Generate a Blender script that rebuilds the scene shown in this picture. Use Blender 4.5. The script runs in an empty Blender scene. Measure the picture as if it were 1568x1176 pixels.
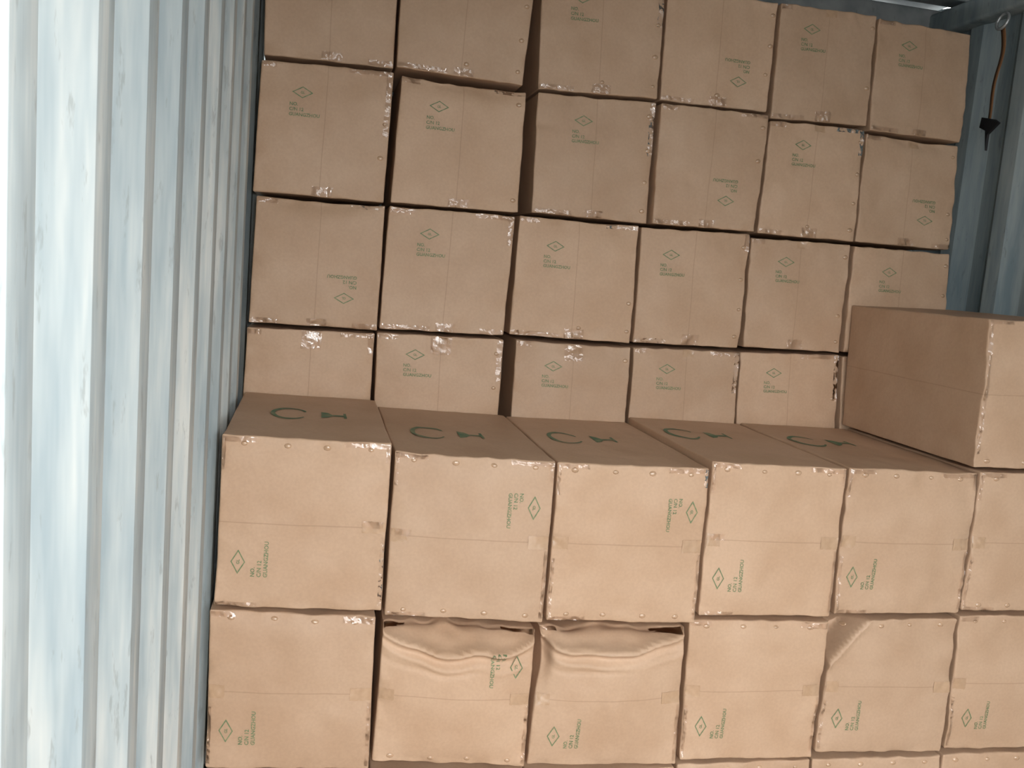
import bpy, bmesh, math, random
from mathutils import Vector, Matrix, noise
OFF=0.06
scene=bpy.context.scene
scene.view_settings.view_transform='Standard'
scene.view_settings.look='None'
scene.view_settings.exposure=0.0

# ------------------------------------------------------------------ materials
def newmat(name):
    m=bpy.data.materials.new(name);m.use_nodes=True
    nt=m.node_tree;b=nt.nodes['Principled BSDF'];return m,nt,b
def N(nt,t,**k):
    n=nt.nodes.new(t)
    for a,v in k.items(): setattr(n,a,v)
    return n
def ramp(nt,stops):
    r=N(nt,'ShaderNodeValToRGB');e=r.color_ramp.elements
    while len(e)<len(stops): e.new(0.5)
    for x,(p,c) in zip(e,stops):
        x.position=p;x.color=(*c,1) if len(c)==3 else c
    return r
def mixc(nt,fac,a,b,mode='MIX'):
    m=N(nt,'ShaderNodeMix',data_type='RGBA',blend_type=mode)
    for s,v in ((m.inputs[0],fac),(m.inputs[6],a),(m.inputs[7],b)):
        if isinstance(v,bpy.types.NodeSocket): nt.links.new(v,s)
        else: s.default_value=v if not isinstance(v,tuple) or len(v)==4 else (*v,1)
    return m.outputs[2]
def noisen(nt,vec,scale,detail=4,rough=.55):
    n=N(nt,'ShaderNodeTexNoise');n.inputs['Scale'].default_value=scale
    n.inputs['Detail'].default_value=detail;n.inputs['Roughness'].default_value=rough
    if vec is not None: nt.links.new(vec,n.inputs['Vector'])
    return n
def mapping(nt,vec,scale):
    m=N(nt,'ShaderNodeMapping');m.inputs['Scale'].default_value=scale
    nt.links.new(vec,m.inputs['Vector']);return m.outputs[0]

def cardboard(name,base,dark):
    m,nt,b=newmat(name);L=nt.links.new
    tc=N(nt,'ShaderNodeTexCoord');oi=N(nt,'ShaderNodeObjectInfo')
    add=N(nt,'ShaderNodeVectorMath',operation='ADD');L(tc.outputs['Object'],add.inputs[0])
    sc=N(nt,'ShaderNodeMath',operation='MULTIPLY');L(oi.outputs['Random'],sc.inputs[0]);sc.inputs[1].default_value=37
    cx=N(nt,'ShaderNodeCombineXYZ');L(sc.outputs[0],cx.inputs[0]);L(cx.outputs[0],add.inputs[1])
    v=add.outputs[0]
    n1=noisen(nt,v,5,2,.6)
    r1=ramp(nt,[(.35,dark),(.65,base)]);L(n1.outputs[0],r1.inputs[0])
    mr=N(nt,'ShaderNodeMapRange');L(oi.outputs['Random'],mr.inputs[0]);mr.inputs[3].default_value=.93;mr.inputs[4].default_value=1.05
    hs=N(nt,'ShaderNodeHueSaturation');L(mr.outputs[0],hs.inputs['Value']);L(r1.outputs[0],hs.inputs['Color'])
    n2=noisen(nt,v,140,1,.6)
    r2=ramp(nt,[(.3,(.94,.94,.94)),(.7,(1,1,1))]);L(n2.outputs[0],r2.inputs[0])
    c=mixc(nt,1.0,hs.outputs[0],r2.outputs[0],'MULTIPLY')
    uv=N(nt,'ShaderNodeUVMap');uv.uv_map='UVMap'
    sx=N(nt,'ShaderNodeSeparateXYZ');L(uv.outputs[0],sx.inputs[0])
    d=N(nt,'ShaderNodeMath',operation='MULTIPLY_ADD');L(n1.outputs[0],d.inputs[0]);d.inputs[1].default_value=.012;L(sx.outputs[1],d.inputs[2])
    d2=N(nt,'ShaderNodeMath',operation='SUBTRACT');L(d.outputs[0],d2.inputs[0]);d2.inputs[1].default_value=.506
    ab=N(nt,'ShaderNodeMath',operation='ABSOLUTE');L(d2.outputs[0],ab.inputs[0])
    sm=N(nt,'ShaderNodeMapRange',interpolation_type='SMOOTHSTEP');L(ab.outputs[0],sm.inputs[0])
    sm.inputs[1].default_value=.0;sm.inputs[2].default_value=.0055;sm.inputs[3].default_value=.38;sm.inputs[4].default_value=0
    c=mixc(nt,sm.outputs[0],c,(dark[0]*.5,dark[1]*.45,dark[2]*.4,1))
    L(c,b.inputs['Base Color'])
    b.inputs['Roughness'].default_value=.58;b.inputs['Specular IOR Level'].default_value=.42
    vo=noisen(nt,v,8,3,.55)
    b1=N(nt,'ShaderNodeBump');b1.inputs['Strength'].default_value=.45;b1.inputs['Distance'].default_value=.012;L(vo.outputs[0],b1.inputs['Height'])
    L(b1.outputs[0],b.inputs['Normal'])
    return m
M_card=cardboard('cardboard',(.555,.375,.25),(.50,.325,.207))

m,nt,b=newmat('packing_tape');L=nt.links.new
b.inputs['Roughness'].default_value=.25;b.inputs['Coat Weight'].default_value=1;b.inputs['Coat Roughness'].default_value=.08
tc=N(nt,'ShaderNodeTexCoord');n=noisen(nt,tc.outputs['Object'],60,2)
r=ramp(nt,[(.3,(.46,.295,.18)),(.7,(.53,.35,.22))]);L(n.outputs[0],r.inputs[0]);L(r.outputs[0],b.inputs['Base Color'])
M_tape=m
# clear film : see-through with a fresnel gloss
m,nt,b=newmat('clear_film_tape');L=nt.links.new
out=nt.nodes['Material Output'];tr=N(nt,'ShaderNodeBsdfTransparent');gl=N(nt,'ShaderNodeBsdfGlossy');gl.inputs['Roughness'].default_value=.12
lw=N(nt,'ShaderNodeFresnel');lw.inputs['IOR'].default_value=1.7
mx=N(nt,'ShaderNodeMixShader');L(lw.outputs[0],mx.inputs[0]);L(tr.outputs[0],mx.inputs[1]);L(gl.outputs[0],mx.inputs[2]);L(mx.outputs[0],out.inputs[0])
tr.inputs[0].default_value=(.99,.98,.97,1);nt.nodes.remove(b)
M_film=m
m,nt,b=newmat('green_ink');L=nt.links.new
tc=N(nt,'ShaderNodeTexCoord');n=noisen(nt,tc.outputs['Object'],120,2)
r=ramp(nt,[(.35,(.11,.19,.09)),(.78,(.28,.28,.15))]);L(n.outputs[0],r.inputs[0]);L(r.outputs[0],b.inputs['Base Color']);b.inputs['Roughness'].default_value=.7
M_ink=m
m,nt,b=newmat('dark_green_ink');L=nt.links.new
tc=N(nt,'ShaderNodeTexCoord');n=noisen(nt,tc.outputs['Object'],30,2)
r=ramp(nt,[(.38,(.05,.16,.09)),(.78,(.22,.24,.13))]);L(n.outputs[0],r.inputs[0]);L(r.outputs[0],b.inputs['Base Color']);b.inputs['Roughness'].default_value=.6
M_ink2=m

def paint(name,c1,c2,c3,streak=(3,3,.35)):
    m,nt,b=newmat(name);L=nt.links.new
    tc=N(nt,'ShaderNodeTexCoord')
    v=mapping(nt,tc.outputs['Object'],streak)
    n=noisen(nt,v,4,4,.7);r=ramp(nt,[(.36,c2),(.5,c1),(.66,c3)]);L(n.outputs[0],r.inputs[0])
    v2=mapping(nt,tc.outputs['Object'],(9,9,2.2))
    n2=noisen(nt,v2,5,4,.7);r2=ramp(nt,[(.60,(0,0,0)),(.67,(1,1,1))]);L(n2.outputs[0],r2.inputs[0])
    f=N(nt,'ShaderNodeMath',operation='MULTIPLY');L(r2.outputs[0],f.inputs[0]);f.inputs[1].default_value=.45
    c=mixc(nt,f.outputs[0],r.outputs[0],(c1[0]*.55,c1[1]*.52,c1[2]*.5,1))
    L(c,b.inputs['Base Color']);b.inputs['Roughness'].default_value=.6;b.inputs['Specular IOR Level'].default_value=.3
    bp=N(nt,'ShaderNodeBump');bp.inputs['Strength'].default_value=.35;bp.inputs['Distance'].default_value=.014
    n4=noisen(nt,tc.outputs['Object'],7,2,.6);L(n4.outputs[0],bp.inputs['Height']);L(bp.outputs[0],b.inputs['Normal'])
    return m
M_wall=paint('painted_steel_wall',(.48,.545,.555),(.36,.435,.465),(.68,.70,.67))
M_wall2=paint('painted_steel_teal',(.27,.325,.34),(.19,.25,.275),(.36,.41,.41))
M_roof=paint('painted_steel_roof',(.24,.25,.25),(.17,.19,.19),(.31,.32,.31),(1,1,1))
m,nt,b=newmat('plywood_floor');L=nt.links.new
tc=N(nt,'ShaderNodeTexCoord');v=mapping(nt,tc.outputs['Object'],(12,1,1));n=noisen(nt,v,3,4)
r=ramp(nt,[(.3,(.12,.07,.04)),(.7,(.25,.15,.09))]);L(n.outputs[0],r.inputs[0]);L(r.outputs[0],b.inputs['Base Color']);b.inputs['Roughness'].default_value=.7
M_floor=m
m,nt,b=newmat('asphalt_yard');L=nt.links.new
tc=N(nt,'ShaderNodeTexCoord');n=noisen(nt,tc.outputs['Object'],1.5,3)
r=ramp(nt,[(.3,(.08,.08,.08)),(.7,(.13,.13,.125))]);L(n.outputs[0],r.inputs[0]);L(r.outputs[0],b.inputs['Base Color']);b.inputs['Roughness'].default_value=.9
M_ground=m
def flat(name,c,r=.6,metal=0):
    m,nt,b=newmat(name);b.inputs['Base Color'].default_value=(*c,1);b.inputs['Roughness'].default_value=r;b.inputs['Metallic'].default_value=metal
    tc=N(nt,'ShaderNodeTexCoord');n=noisen(nt,tc.outputs['Object'],40,2)
    bp=N(nt,'ShaderNodeBump');bp.inputs['Strength'].default_value=.2;bp.inputs['Distance'].default_value=.002
    nt.links.new(n.outputs[0],bp.inputs['Height']);nt.links.new(bp.outputs[0],b.inputs['Normal']);return m
M_orange=flat('orange_webbing',(.26,.12,.05));M_black=flat('black_rubber',(.012,.012,.014));M_steel=flat('steel',(.5,.52,.52),.4,.6)

def mkobj(name,verts,faces,mats,mi=None,smooth=False):
    me=bpy.data.meshes.new(name);me.from_pydata(verts,[],faces);me.update()
    for x in mats: me.materials.append(x)
    if mi:
        for p,i in zip(me.polygons,mi): p.material_index=i
    if smooth:
        for p in me.polygons: p.use_smooth=True
    o=bpy.data.objects.new(name,me);scene.collection.objects.link(o);return o

# ------------------------------------------------------------------ text templates
def text_mesh(s,size):
    cu=bpy.data.curves.new('t','FONT');cu.body=s;cu.size=size;cu.resolution_u=2
    cu.offset=size*.022
    o=bpy.data.objects.new('t',cu);scene.collection.objects.link(o)
    dg=bpy.context.evaluated_depsgraph_get();me=bpy.data.meshes.new_from_object(o.evaluated_get(dg))
    vs=[(v.co.x,v.co.y) for v in me.vertices];fs=[tuple(p.vertices) for p in me.polygons]
    bpy.data.objects.remove(o);bpy.data.curves.remove(cu);bpy.data.meshes.remove(me)
    return vs,fs
def build_print():
    V=[];Fa=[]
    def add(vs,fs,dx,dy):
        o=len(V);V.extend((x+dx,y+dy) for x,y in vs);Fa.extend(tuple(i+o for i in f) for f in fs)
    for s,y in (("NO.",-.037),("C/N 12",-.051),("GUANGZHOU",-.065)):
        vs,fs=text_mesh(s,.013);add(vs,fs,0,y)
    w,h,t=.029,.016,.0028
    k=1-t/h
    o=[(w,0),(0,h),(-w,0),(0,-h)];i=[(x*k,y*k) for x,y in o]
    add(o+i,[(j,(j+1)%4,4+(j+1)%4,4+j) for j in range(4)],.034,0)
    vs,fs=text_mesh("GL",.0095);add(vs,fs,.028,-.0035)
    V=[(x-.034,y+.028) for x,y in V]
    return V,Fa
PRINT=build_print()
def build_sym():
    V=[];Fa=[]
    n=30
    for i in range(n+1):
        a=math.radians(25+300*i/n)
        w=.004+.006*math.sin(math.pi*i/n)
        for r in (.041-w,.041): V.append((r*math.cos(a)*1.15,r*math.sin(a)))
    for i in range(n): Fa.append((2*i,2*i+1,2*i+3,2*i+2))
    def poly(p):
        o=len(V);V.extend(p);Fa.append(tuple(range(o,o+len(p))))
    poly([(.08,.022),(.08,-.022),(.098,-.016),(.108,-.005),(.108,.005),(.098,.016)])
    poly([(.108,-.004),(.138,-.004),(.138,.004),(.108,.004)])
    poly([(.138,-.018),(.145,-.018),(.145,.018),(.138,.018)])
    return V,Fa
SYM=build_sym()

# ------------------------------------------------------------------ boxes
def params(Ln,r,n):
    base=[0,.3*r/Ln,.65*r/Ln,r/Ln,2.2*r/Ln]
    lo=base[-1]
    mid=[lo+(1-2*lo)*i/n for i in range(1,n)]
    return base+mid+[1-x for x in reversed(base)]
SEED=[0]
def box(q,y0,depth,vertical=False,print_=None,sag=0,crush=None,pimples=(),tapes=(),films=(),bulge=.006,sym=None,corner=None,low=False,side_seam=False,ypush=0,tilt=0,wob=1.25):
    SEED[0]+=1;sd=SEED[0];rnd=random.Random(sd*7+1)
    q=[(x/1000,z/1000+OFF) for x,z in q]
    ins=.0010
    q=[(q[0][0]+ins,q[0][1]-ins),(q[1][0]-ins,q[1][1]-ins),(q[2][0]-ins,q[2][1]+ins),(q[3][0]+ins,q[3][1]+ins)]
    W=(q[1][0]+q[2][0]-q[0][0]-q[3][0])/2;H=(q[0][1]+q[1][1]-q[2][1]-q[3][1])/2;D=depth
    y0=y0+ypush
    r=.004 if not low else .006
    n=(40 if not crush else 58) if not low else 3
    A=params(W,r,n);Bp=params(H,r,n);Cp=params(D,r,10 if not low else 3)
    if crush: Cp=params(D,r,30)
    so=Vector((sd*3.17,sd*1.3,sd*.71))
    dents=[(rnd.random(),rnd.random(),rnd.uniform(.05,.16),rnd.uniform(-.004,.004)) for _ in range(5)]
    cre=[]
    for _ in range(5):
        u0,v0=rnd.choice([(0,0),(1,0),(0,1),(1,1),(rnd.random(),0),(rnd.random(),1),(0,rnd.random())])
        an=rnd.uniform(0,2*math.pi);cre.append((u0,v0,math.cos(an),math.sin(an),rnd.uniform(-.0036,.0036),rnd.uniform(.1,.35)))
    def pos(a,b,c,lift=0.0,liftz=0.0):
        x=(q[0][0]*(1-a)+q[1][0]*a)*(1-b)+(q[3][0]*(1-a)+q[2][0]*a)*b
        z=(q[0][1]*(1-a)+q[1][1]*a)*(1-b)+(q[3][1]*(1-a)+q[2][1]*a)*b
        y=y0+c*D
        if low: return Vector((x,y,z))
        aa=min(max(a,0),1);bb=min(max(b,0),1)
        fr=max(0,1-c*3)
        y-=bulge*(math.sin(math.pi*aa)*math.sin(math.pi*bb))**.6*fr
        y+=tilt*(aa-.5)*fr
        p=Vector((a*W,b*H,c*D))
        n1=noise.noise(p*6+so);n2=noise.noise(p*19+so*2);n3=noise.noise(p*45+so)
        e=min(aa,1-aa,bb,1-bb);eb=math.exp(-(e/.05)**2)
        y+=(n1*.0045+n2*(.0014+.0036*eb)+n3*(.0003+.0022*eb))*(.35+.65*fr)*wob
        for du,dv,dr,dd in dents:
            w_=((aa-du)**2+(bb-dv)**2)/dr**2
            if w_<4: y+=dd*math.exp(-w_)*fr
        for u0,v0,ca,sa_,am,ln in cre:
            t_=(aa-u0)*ca+(bb-v0)*sa_;s_=-(aa-u0)*sa_+(bb-v0)*ca
            y+=am*math.exp(-abs(s_)/.014)*math.exp(-(t_/ln)**2)*fr
        m1=noise.noise(p*9+so*3)
        x+=m1*.0018*eb
        et=math.exp(-(bb/.05)**2);ebt=math.exp(-((1-bb)/.05)**2)
        z-=abs(noise.noise(p*14+so*4))*.006*et*(1-c*.7)
        z+=abs(noise.noise(p*14+so*5))*.004*ebt*(1-c*.7)
        if sag:
            y+=sag*math.exp(-(bb/.09)**2)*math.sin(math.pi*aa)**.5*fr
            z-=sag*.4*et*math.sin(math.pi*aa)**.5*(1-c)
        if crush:
            dep,lim,skew,lc=crush
            sa=max(0,math.sin(math.pi*aa))
            mk=sa**.35
            lim2=lim*(1+skew*(aa-.5)+.3*noise.noise(Vector((aa*4,sd,0))))*(.35+.65*sa**.6)
            fc=(1-c)**1.5
            if bb<lim2:
                t=1-bb/lim2
                y+=dep*t**.8*mk*fc
                y+=.016*noise.noise(Vector((aa*9,bb*16,sd)))*t*fc
            z-=dep*.30*et*mk*(1-c)**2*(1+.9*noise.noise(Vector((aa*6,sd,2))))
            cr=math.exp(-((bb-lim2)/.018)**2)
            y-=.016*cr*mk*fr
            y+=.009*math.exp(-((bb-lim2-.05)/.022)**2)*mk*fr
            y-=.005*math.exp(-((bb-lim2-.085-.05*aa)/.013)**2)*mk*fr
            y+=.004*math.exp(-((bb-lim2-.16+.06*aa)/.013)**2)*mk*fr
            y-=.016*math.sin(math.pi*aa)*math.sin(math.pi*bb)*fr
            if lc:
                y+=.04*math.exp(-((aa)/.07)**2-((bb-.15)/.18)**2)*fr
                x+=.022*math.exp(-((aa)/.09)**2-((bb-.2)/.2)**2)*fr
        if corner:
            ca,cb,ra,dp=corner
            dd=abs(aa-ca)/ra[0]+abs(bb-cb)/ra[1]
            w=max(0,1-dd)
            y+=dp*min(1,w*1.6)*fr; x+=(.5-ca)*2*dp*.45*w*fr; z-=dp*.45*w*fr
            y-=.010*math.exp(-((dd-1)/.1)**2)*fr
        y-=lift; z+=liftz
        return Vector((x,y,z))
    def rp(a,b,c):
        p=[a*W,b*H,c*D];L3=[W,H,D]
        cl=[min(max(v,r),l-r) for v,l in zip(p,L3)]
        d=[v-w for v,w in zip(p,cl)];ln=math.sqrt(sum(k*k for k in d))
        if ln>1e-9: p=[w+k/ln*r for w,k in zip(cl,d)]
        return p[0]/W,p[1]/H,p[2]/D
    idx={};V=[];F=[];mi=[];fuv=[]
    na,nb,nc=len(A)-1,len(Bp)-1,len(Cp)-1
    def vid(i,j,k):
        key=(i,j,k)
        if key not in idx:
            a,b,c=rp(A[i],Bp[j],Cp[k]);idx[key]=len(V);V.append(pos(a,b,c))
        return idx[key]
    def quad(ks,uvs): F.append(tuple(vid(*k) for k in ks));fuv.append(uvs);mi.append(0)
    no=[(.1,.2)]*4
    for i in range(na):
        for j in range(nb):
            ks=[(i,j),(i,j+1),(i+1,j+1),(i+1,j)]
            u=[(A[a],Bp[b_]) if not vertical else (Bp[b_],A[a]) for a,b_ in ks]
            quad([(a,b_,0) for a,b_ in ks],u)
            quad([(a,b_,nc) for a,b_ in reversed(ks)],no)
    for i in range(na):
        for k in range(nc):
            ks=[(i,k),(i+1,k),(i+1,k+1),(i,k+1)]
            quad([(a,0,c) for a,c in ks],no);quad([(a,nb,c) for a,c in reversed(ks)],no)
    for j in range(nb):
        for k in range(nc):
            ks=[(j,k),(j,k+1),(j+1,k+1),(j+1,k)]
            u=[(Cp[c],Bp[b_]) for b_,c in ks] if side_seam else no
            quad([(0,b_,c) for b_,c in ks],u);quad([(na,b_,c) for b_,c in reversed(ks)],no)
    def addmesh(vs,fs,m):
        o=len(V);V.extend(vs);F.extend(tuple(i+o for i in f) for f in fs);fuv.extend([[(.1,.2)]*len(f) for f in fs]);mi.extend([m]*len(fs))
    if print_:
        u,v,fl=print_;s=-1 if fl else 1
        vs=[]
        for x,y in PRINT[0]:
            if vertical: da,db=x*s,-y*s
            else: da,db=-y*s,-x*s
            vs.append(pos(u+da/W,v+db/H,0,.0013))
        addmesh(vs,PRINT[1],2)
    if sym:
        u,v,fl=sym
        vs=[pos(u+x*fl/W,0,v+y*1.9/D,0,.0015) for x,y in SYM[0]];addmesh(vs,SYM[1],3)
    for (pa,pb) in pimples:
        rr=.0055+rnd.random()*.002;hh=.0035
        vs=[];fs=[];R=3;S=8
        pa+=rnd.uniform(-.012,.012)
        vs.append(pos(pa,pb,0,hh))
        for k in range(1,R+1):
            t=k/R*math.pi/2
            for s_ in range(S):
                an=s_/S*2*math.pi
                vs.append(pos(pa+rr*1.3*math.sin(t)*math.cos(an)/W,pb+rr*math.sin(t)*math.sin(an)/H,0,hh*math.cos(t)-.0003))
        for s_ in range(S): fs.append((0,1+s_,1+(s_+1)%S))
        for k in range(R-1):
            for s_ in range(S):
                a0=1+k*S+s_;a1=1+k*S+(s_+1)%S;fs.append((a0,a0+S,a1+S,a1))
        addmesh(vs,fs,1)
    def strip(u0,v0,u1,v1,mat,wr):
        nu=max(3,int(abs(u1-u0)*W/.004));nv=max(3,int(abs(v1-v0)*H/.004));vs=[];fs=[]
        for i in range(nu+1):
            for j in range(nv+1):
                jit=.006*noise.noise(Vector((i*.7,j*.7,sd)))
                w_=abs(noise.noise(Vector((i*.45+u0*9,j*.45+v0*7,sd+9))))+.4*abs(noise.noise(Vector((i*1.1,j*1.1,sd+19))))
                vs.append(pos(min(max(u0+(u1-u0)*i/nu+jit,.006),.994),min(max(v0+(v1-v0)*j/nv+jit,.006),.994),0.0,.0008+wr*w_))
        for i in range(nu):
            for j in range(nv):
                a0=i*(nv+1)+j;fs.append((a0,a0+1,a0+nv+2,a0+nv+1))
        addmesh(vs,fs,mat)
    for t in tapes: strip(*t,1,.002)
    for t in films: strip(*t,4,.007)
    o=mkobj('cardboard_box',[tuple(v) for v in V],F,[M_card,M_tape,M_ink,M_ink2,M_film],mi,True)
    me=o.data
    uvl=me.uv_layers.new(name='UVMap')
    for p,u in zip(me.polygons,fuv):
        for li,c in zip(p.loop_indices,u): uvl.data[li].uv=c
    c=Vector(((q[0][0]+q[1][0])/2,y0+D/2,min(q[2][1],q[3][1])))
    me.transform(Matrix.Translation(-c));o.location=c
    bm=bmesh.new();bm.from_mesh(me);bmesh.ops.recalc_face_normals(bm,faces=bm.faces);bm.to_mesh(me);bm.free()
    return o
def Q(*a): return [(a[0],a[1]),(a[2],a[3]),(a[4],a[5]),(a[6],a[7])]
YB=2.686;YF=2.046
BK={
'A':[(14,2430,376,2443,378,2084,20,2076),(382,2435,771,2449,755,2079,385,2087),(784,2433,1164,2448,1173,2091,802,2077),(1176,2425,1533,2423,1536,2094,1184,2090),(1538,2423,1867,2428,1880,2089,1546,2077),(1872,2422,2210,2417,2225,2075,1888,2077)],
'B':[(17,2067,380,2074,374,1706,7,1704),(402,2073,769,2070,774,1715,392,1708),(801,2070,1174,2085,1182,1719,813,1719),(1183,2083,1539,2088,1531,1724,1190,1720),(1547,2074,1875,2080,1884,1724,1547,1722),(1885,2071,2226,2069,2245,1727,1893,1725)],
'C':[(20,1698,378,1701,378,1336,13,1337),(389,1702,765,1707,757,1345,382,1342),(778,1712,1155,1713,1163,1347,774,1350),(1162,1710,1525,1720,1529,1355,1169,1351),(1529,1711,1878,1717,1885,1362,1541,1360),(1887,1714,2247,1718,2266,1365,1897,1365)],
'D':[(9,1325,373,1330,373,958,3,963),(378,1334,759,1337,761,961,386,968),(795,1341,1161,1340,1171,965,799,973),(1170,1341,1530,1346,1547,978,1180,987),(1537,1346,1893,1357,1921,987,1558,990),(1903,1354,2262,1360,2295,990,1931,987)]}
FR={
'E':[(12,1140,385,1134,385,731,9,744),(392,1116,775,1107,777,702,391,723),(780,1105,1169,1103,1174,699,783,709),(1174,1120,1548,1115,1552,715,1180,721),(1555,1118,1939,1114,1943,722,1562,722),(1946,1118,2333,1120,2340,728,1949,729)],
'F':[(2,740,373,723,380,337,5,356),(392,710,761,690,763,330,384,357),(768,690,1152,692,1165,318,769,330),(1162,711,1555,706,1552,323,1174,330),(1566,711,1935,712,1950,323,1557,341),(1944,721,2334,722,2345,322,1959,330)]}
PB={'B1':(.32,.3,0),'B2':(.31,.29,0),'B3':(.39,.28,0),'B4':(.68,.68,1),'B5':(.36,.27,0),'B6':(.7,.66,1),
'C1':(.72,.68,1),'C2':(.33,.28,0),'C3':(.31,.31,0),'C4':(.28,.3,0),'C5':(.36,.28,0),'C6':(.37,.3,0),
'A3':(.33,.32,0),'A4':(.7,.67,1),'A5':(.33,.28,0),'A6':(.33,.29,0),
'D1':(.7,.72,1),'D2':(.3,.24,0),'D3':(.33,.28,0),'D4':(.32,.26,0),'D5':(.34,.26,0)}
PF={'E1':(.2,.73,0),'E2':(.81,.29,1),'E3':(.83,.28,1),'E4':(.19,.75,0),'E5':(.18,.74,0),'F1':(.19,.75,0),'F2':(.81,.27,1),'F3':(.22,.77,0),'F4':(.2,.75,0),'F5':(.2,.74,0),'F6':(.22,.76,0)}
SAG={'B2':.014,'C1':.012,'A2':.006,'D3':.010,'C3':.005,'B6':.009}
rg=random.Random(5)
for k,rows in BK.items():
    for i,t in enumerate(rows):
        nm=k+str(i+1)
        pim=[]
        if rg.random()<.75: pim=[(.955,v) for v in (.12,.4,.66,.9) if rg.random()<.7]
        if rg.random()<.3: pim.append((.45+rg.random()*.1,.9))
        tp=[];fm=[]
        if rg.random()<.4: tp.append((.46,.0,.57,.06+.04*rg.random()))
        if rg.random()<.4: tp.append((.46,.94,.57,1.0))
        fm.append((.44,.9+.04*rg.random(),.60,1.0))
        if rg.random()<.7: fm.append((.0,.955,rg.uniform(.2,.4),1.0))
        if rg.random()<.6: fm.append((rg.uniform(.6,.8),.0,1.0,.04))
        if rg.random()<.6: fm.append((.0,.0,rg.uniform(.1,.2),.05))
        if rg.random()<.6: fm.append((.95,.0,1,rg.uniform(.15,.5)))
        if rg.random()<.5: fm.append((.8,.95,1,1))
        if nm in('D1','D2','D3'): fm.append((.42,.0,.58,.15))
        box(Q(*t),YB,.40,vertical=True,print_=PB.get(nm),sag=SAG.get(nm,0),pimples=pim,tapes=tp,films=fm,bulge=rg.uniform(.002,.007),ypush=rg.uniform(-.008,.010),tilt=rg.uniform(-.008,.008))
xs=[8,382,775,1175,1550,1925,2300]
for r_ in range(3):
    zt=955-r_*338;zb=zt-337
    for i in range(6):
        zz=zt
        box(Q(xs[i],zz,xs[i+1]-4,zz,xs[i+1]-4,zb,xs[i],zb),YB,.40,vertical=True,low=True)
EXT={'F2':dict(crush=(.09,.20,.25,0)),'F3':dict(crush=(.08,.17,-.35,1)),'F5':dict(corner=(0,0,(.27,.34),.08)),'F1':dict(sag=.012),'F4':dict(sag=.008),'E2':dict(sag=.004)}
SY={'E1':(.36,.5,1),'E2':(.28,.42,1),'E3':(.26,.5,1),'E4':(.2,.6,1),'E5':(.2,.55,1)}
for k,rows in FR.items():
    for i,t in enumerate(rows):
        nm=k+str(i+1)
        pim=[(u,.045) for u in (.12,.37,.62,.87)] if nm not in('F2','F3') else []
        if nm in ('E2','E3','E6','F2'): pim+=[(u,.955) for u in (.12,.37,.62,.87)]
        tp=[(.0,.46,.1,.54),(.86,.46,1.0,.54)]
        if nm in('E1',): tp=[(.85,.46,1.0,.53)]
        fm=[]
        if nm in('E1',): fm=[(.86,.46,.98,.5)]
        if nm in('E2','E4'): fm=[(.03,.46,.13,.5)]
        if k=='E':
            fm+=[(.72,0,1,.035),(.0,0,.2,.035),(.97,.0,1,.12),(.0,.0,.025,.2),(.0,.97,.25,1)]
        elif nm!='F5': fm+=[(.8,.0,1,.05),(.0,.0,.15,.04)]
        if rg.random()<.7: fm.append((.97,.55,1,.97))
        if rg.random()<.5: fm.append((.0,.6,.025,.97))
        box(Q(*t),YF,.63,print_=PF.get(nm),pimples=pim,tapes=tp,films=fm,bulge=rg.uniform(.004,.009),sym=SY.get(nm),ypush=rg.uniform(-.003,.003),**EXT.get(nm,{}))
gx=[4,384,768,1170,1560,1955,2345]
gt=[332,326,314,319,319,318]
for i in range(6):
    box(Q(gx[i],gt[i],gx[i+1]-5,gt[i]-2,gx[i+1]-5,-57,gx[i],-57),YF,.63,pimples=[(u,.045) for u in (.12,.37,.62,.87)],bulge=.005)
box(Q(1900,1523,2262,1534,2318,1134,1918,1126),YF-.004,.63,side_seam=True,pimples=[(u,.955) for u in (.1,.37,.62,.87)],tapes=[(0,.46,.02,.54)],films=[(0,.0,.03,.9),(0,.0,.2,.03)],bulge=.005)

# ------------------------------------------------------------------ container shell
X1=2.362;Y0=-1.15;Y1=3.13;ZC=2.67
def corr(name,mat,pts,place,thick):
    V=[];F=[];n=len(pts)
    for layer in (0,thick):
        for s,d in pts:
            for t in (0,1): V.append(place(s,d+layer,t))
    for i in range(n-1):
        F.append((2*i,2*i+1,2*i+3,2*i+2));o=2*n
        F.append((o+2*i,o+2*i+2,o+2*i+3,o+2*i+1))
        F.append((2*i,2*i+2,o+2*i+2,o+2*i));F.append((2*i+1,o+2*i+1,o+2*i+3,2*i+3))
    o=2*n;F.append((0,o,o+1,1));F.append((2*n-2,2*n-1,o+2*n-1,o+2*n-2))
    ob=mkobj(name,V,F,[mat])
    bm=bmesh.new();bm.from_mesh(ob.data);bmesh.ops.recalc_face_normals(bm,faces=bm.faces);bm.to_mesh(ob.data);bm.free()
    md=ob.modifiers.new('bev','BEVEL');md.width=.008;md.segments=3;md.limit_method='ANGLE';md.angle_limit=.3
    for p in ob.data.polygons:p.use_smooth=True
    return ob
def profile(s0,s1,pitch,phase,fi,sl,fo,depth):
    pts=[];k=math.floor((s0-phase)/pitch)-1
    while True:
        e=phase+k*pitch
        for s,d in ((e-fi,0),(e,0),(e+sl,depth),(e+sl+fo,depth)):
            if s0<s<s1: pts.append((s,d))
        if e>s1+pitch: break
        k+=1
    return [(s0,pts[0][1])]+pts+[(s1,pts[-1][1])]
pr=profile(Y0,Y1,.24,.965,.062,.052,.062,.036)
corr('wall_left',M_wall,pr,lambda s,d,t:(-.004-d,s,t*ZC),.003)
corr('wall_right',M_wall2,profile(Y0,Y1,.24,.97,.062,.052,.062,.036),lambda s,d,t:(X1+d,s,t*ZC),.003)
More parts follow.
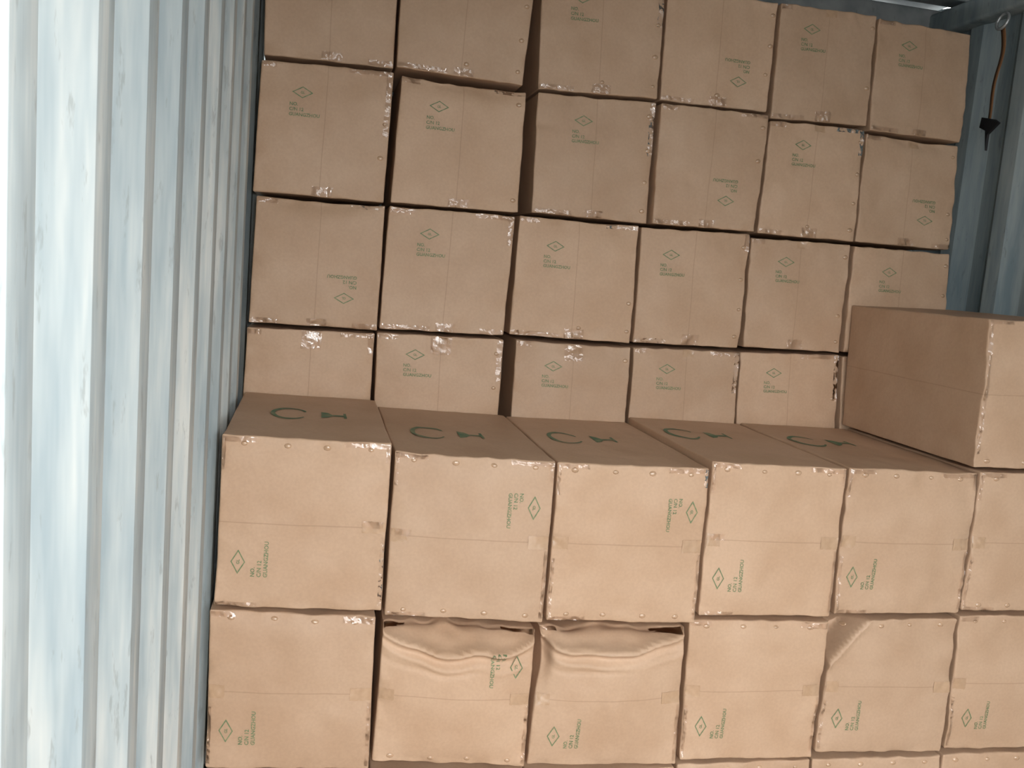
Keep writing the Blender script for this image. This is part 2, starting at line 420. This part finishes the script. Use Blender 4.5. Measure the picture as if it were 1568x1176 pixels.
corr('wall_back',M_wall2,profile(-.04,X1+.04,.26,.1,.07,.06,.07,.036),lambda s,d,t:(s,Y1+d,t*ZC),.003)
corr('ceiling',M_roof,profile(Y0,Y1+.04,.21,.1,.08,.025,.08,.018),lambda s,d,t:(-.04+t*(X1+.08),s,ZC+d),.003)
def beam(name,lo,hi,mat,bev=.008,**k):
    bm=bmesh.new();bmesh.ops.create_cube(bm,size=1)
    for v in bm.verts: v.co=Vector([lo[i]+(hi[i]-lo[i])*(v.co[i]+.5) for i in range(3)])
    bmesh.ops.bevel(bm,geom=bm.edges[:],offset=bev,segments=3,affect='EDGES',profile=.5)
    me=bpy.data.meshes.new(name);bm.to_mesh(me);bm.free();me.materials.append(mat)
    for p in me.polygons:p.use_smooth=True
    o=bpy.data.objects.new(name,me);scene.collection.objects.link(o);return o
beam('trim_1',(X1-.055,Y0,2.56),(X1+.02,Y1,2.64),M_wall2,.012)
beam('trim_2',(-.04,3.05,2.585),(X1,3.12,2.66),M_roof,.012)
beam('trim_3',(-.03,Y0,2.60),(.012,Y1-.08,2.66),M_wall,.01)
beam('trim_4',(X1-.05,3.04,0.02),(X1,3.12,2.56),M_wall2,.012)
V=[];F=[];nb=12
for i in range(nb):
    x0=-.04+i*(X1+.08)/nb+.0015;x1=-.04+(i+1)*(X1+.08)/nb-.0015
    o=len(V)
    for z in (-.03,0):
        V+=[(x0,Y0,z),(x1,Y0,z),(x1,Y1+.04,z),(x0,Y1+.04,z)]
    F+=[(o,o+3,o+2,o+1),(o+4,o+5,o+6,o+7),(o,o+1,o+5,o+4),(o+1,o+2,o+6,o+5),(o+2,o+3,o+7,o+6),(o+3,o,o+4,o+7)]
mkobj('floor',V,F,[M_floor])
mkobj('ground',[(-40,-60,-1.2),(40,-60,-1.2),(40,20,-1.2),(-40,20,-1.2)],[(0,1,2,3)],[M_ground])

# lashing ring with strap hanging on the right wall
emp=bpy.data.objects.new('lashing_strap',None);scene.collection.objects.link(emp);emp.location=(2.315,2.68,2.53)
def child(o,n):
    o.name=n;o.parent=emp;o.matrix_parent_inverse=Matrix.Translation(-emp.location)
def tube(name,pts,rad,mat):
    cu=bpy.data.curves.new(name,'CURVE');cu.dimensions='3D';sp=cu.splines.new('NURBS');sp.points.add(len(pts)-1)
    for p,c in zip(sp.points,pts): p.co=(*c,1)
    sp.use_endpoint_u=True;sp.order_u=3;cu.bevel_depth=rad;cu.bevel_resolution=3;cu.resolution_u=6
    o=bpy.data.objects.new(name,cu);scene.collection.objects.link(o);cu.materials.append(mat);return o
cx,cy,cz=2.315,2.68,2.53
ring=tube('lashing_ring',[(cx+.02*math.sin(a)*.3,cy+.026*math.cos(a),cz+.026*math.sin(a)) for a in [i/12*2*math.pi for i in range(13)]],.005,M_steel);child(ring,'lashing_ring')
V=[];F=[];n=30
for i in range(n+1):
    t=i/n;z=cz-.02-.33*t;y=cy-.01*math.sin(t*5);x=cx+.006*math.sin(t*9)
    w=.013*(1-.3*t)
    V+=[(x,y-w,z),(x+.006,y+w,z)]
for i in range(n): F.append((2*i,2*i+1,2*i+3,2*i+2))
st=mkobj('webbing',V,F,[M_orange],smooth=True);sm=st.modifiers.new('s','SOLIDIFY');sm.thickness=.002;child(st,'webbing')
V=[(cx-.004,cy-.03,2.215),(cx-.004,cy+.03,2.23),(cx+.004,cy+.045,2.2),(cx,cy+.01,2.185),(cx+.002,cy+.0,2.12),(cx-.006,cy-.01,2.17),(cx-.01,cy-.06,2.2)]
bk=mkobj('rubber_end',V,[tuple(range(7))],[M_black]);sm=bk.modifiers.new('s','SOLIDIFY');sm.thickness=.008;child(bk,'rubber_end')

# ------------------------------------------------------------------ light
w=bpy.data.worlds.new('overcast_sky');scene.world=w;w.use_nodes=True;nt=w.node_tree;L=nt.links.new
bg=nt.nodes['Background'];tc=N(nt,'ShaderNodeTexCoord');sx=N(nt,'ShaderNodeSeparateXYZ');L(tc.outputs['Generated'],sx.inputs[0])
r=ramp(nt,[(0,(.30,.33,.34)),(.28,(1,1.0,1.0)),(1,(1,1,1))]);L(sx.outputs[2],r.inputs[0]);L(r.outputs[0],bg.inputs[0]);bg.inputs[1].default_value=9.0
la=bpy.data.lights.new('camera_flash','AREA');la.shape='RECTANGLE';la.size=.06;la.size_y=.03;la.energy=10.5;la.color=(1,.985,.97)
lo=bpy.data.objects.new('camera_flash',la);scene.collection.objects.link(lo)

cam=bpy.data.cameras.new('camera');co=bpy.data.objects.new('camera',cam);scene.collection.objects.link(co);scene.camera=co
cam.sensor_width=36;cam.lens=36*1390.9/1568;cam.clip_start=.02
MW=Matrix(((.9751,-.0527,-.2155,.197),(-.2065,.14,-.9684,0),(.0813,.9887,.1257,1.55+OFF),(0,0,0,1)))
co.matrix_world=MW
M2=MW.copy();M2.translation=MW.translation+Vector((.045,-.01,.05));lo.matrix_world=M2
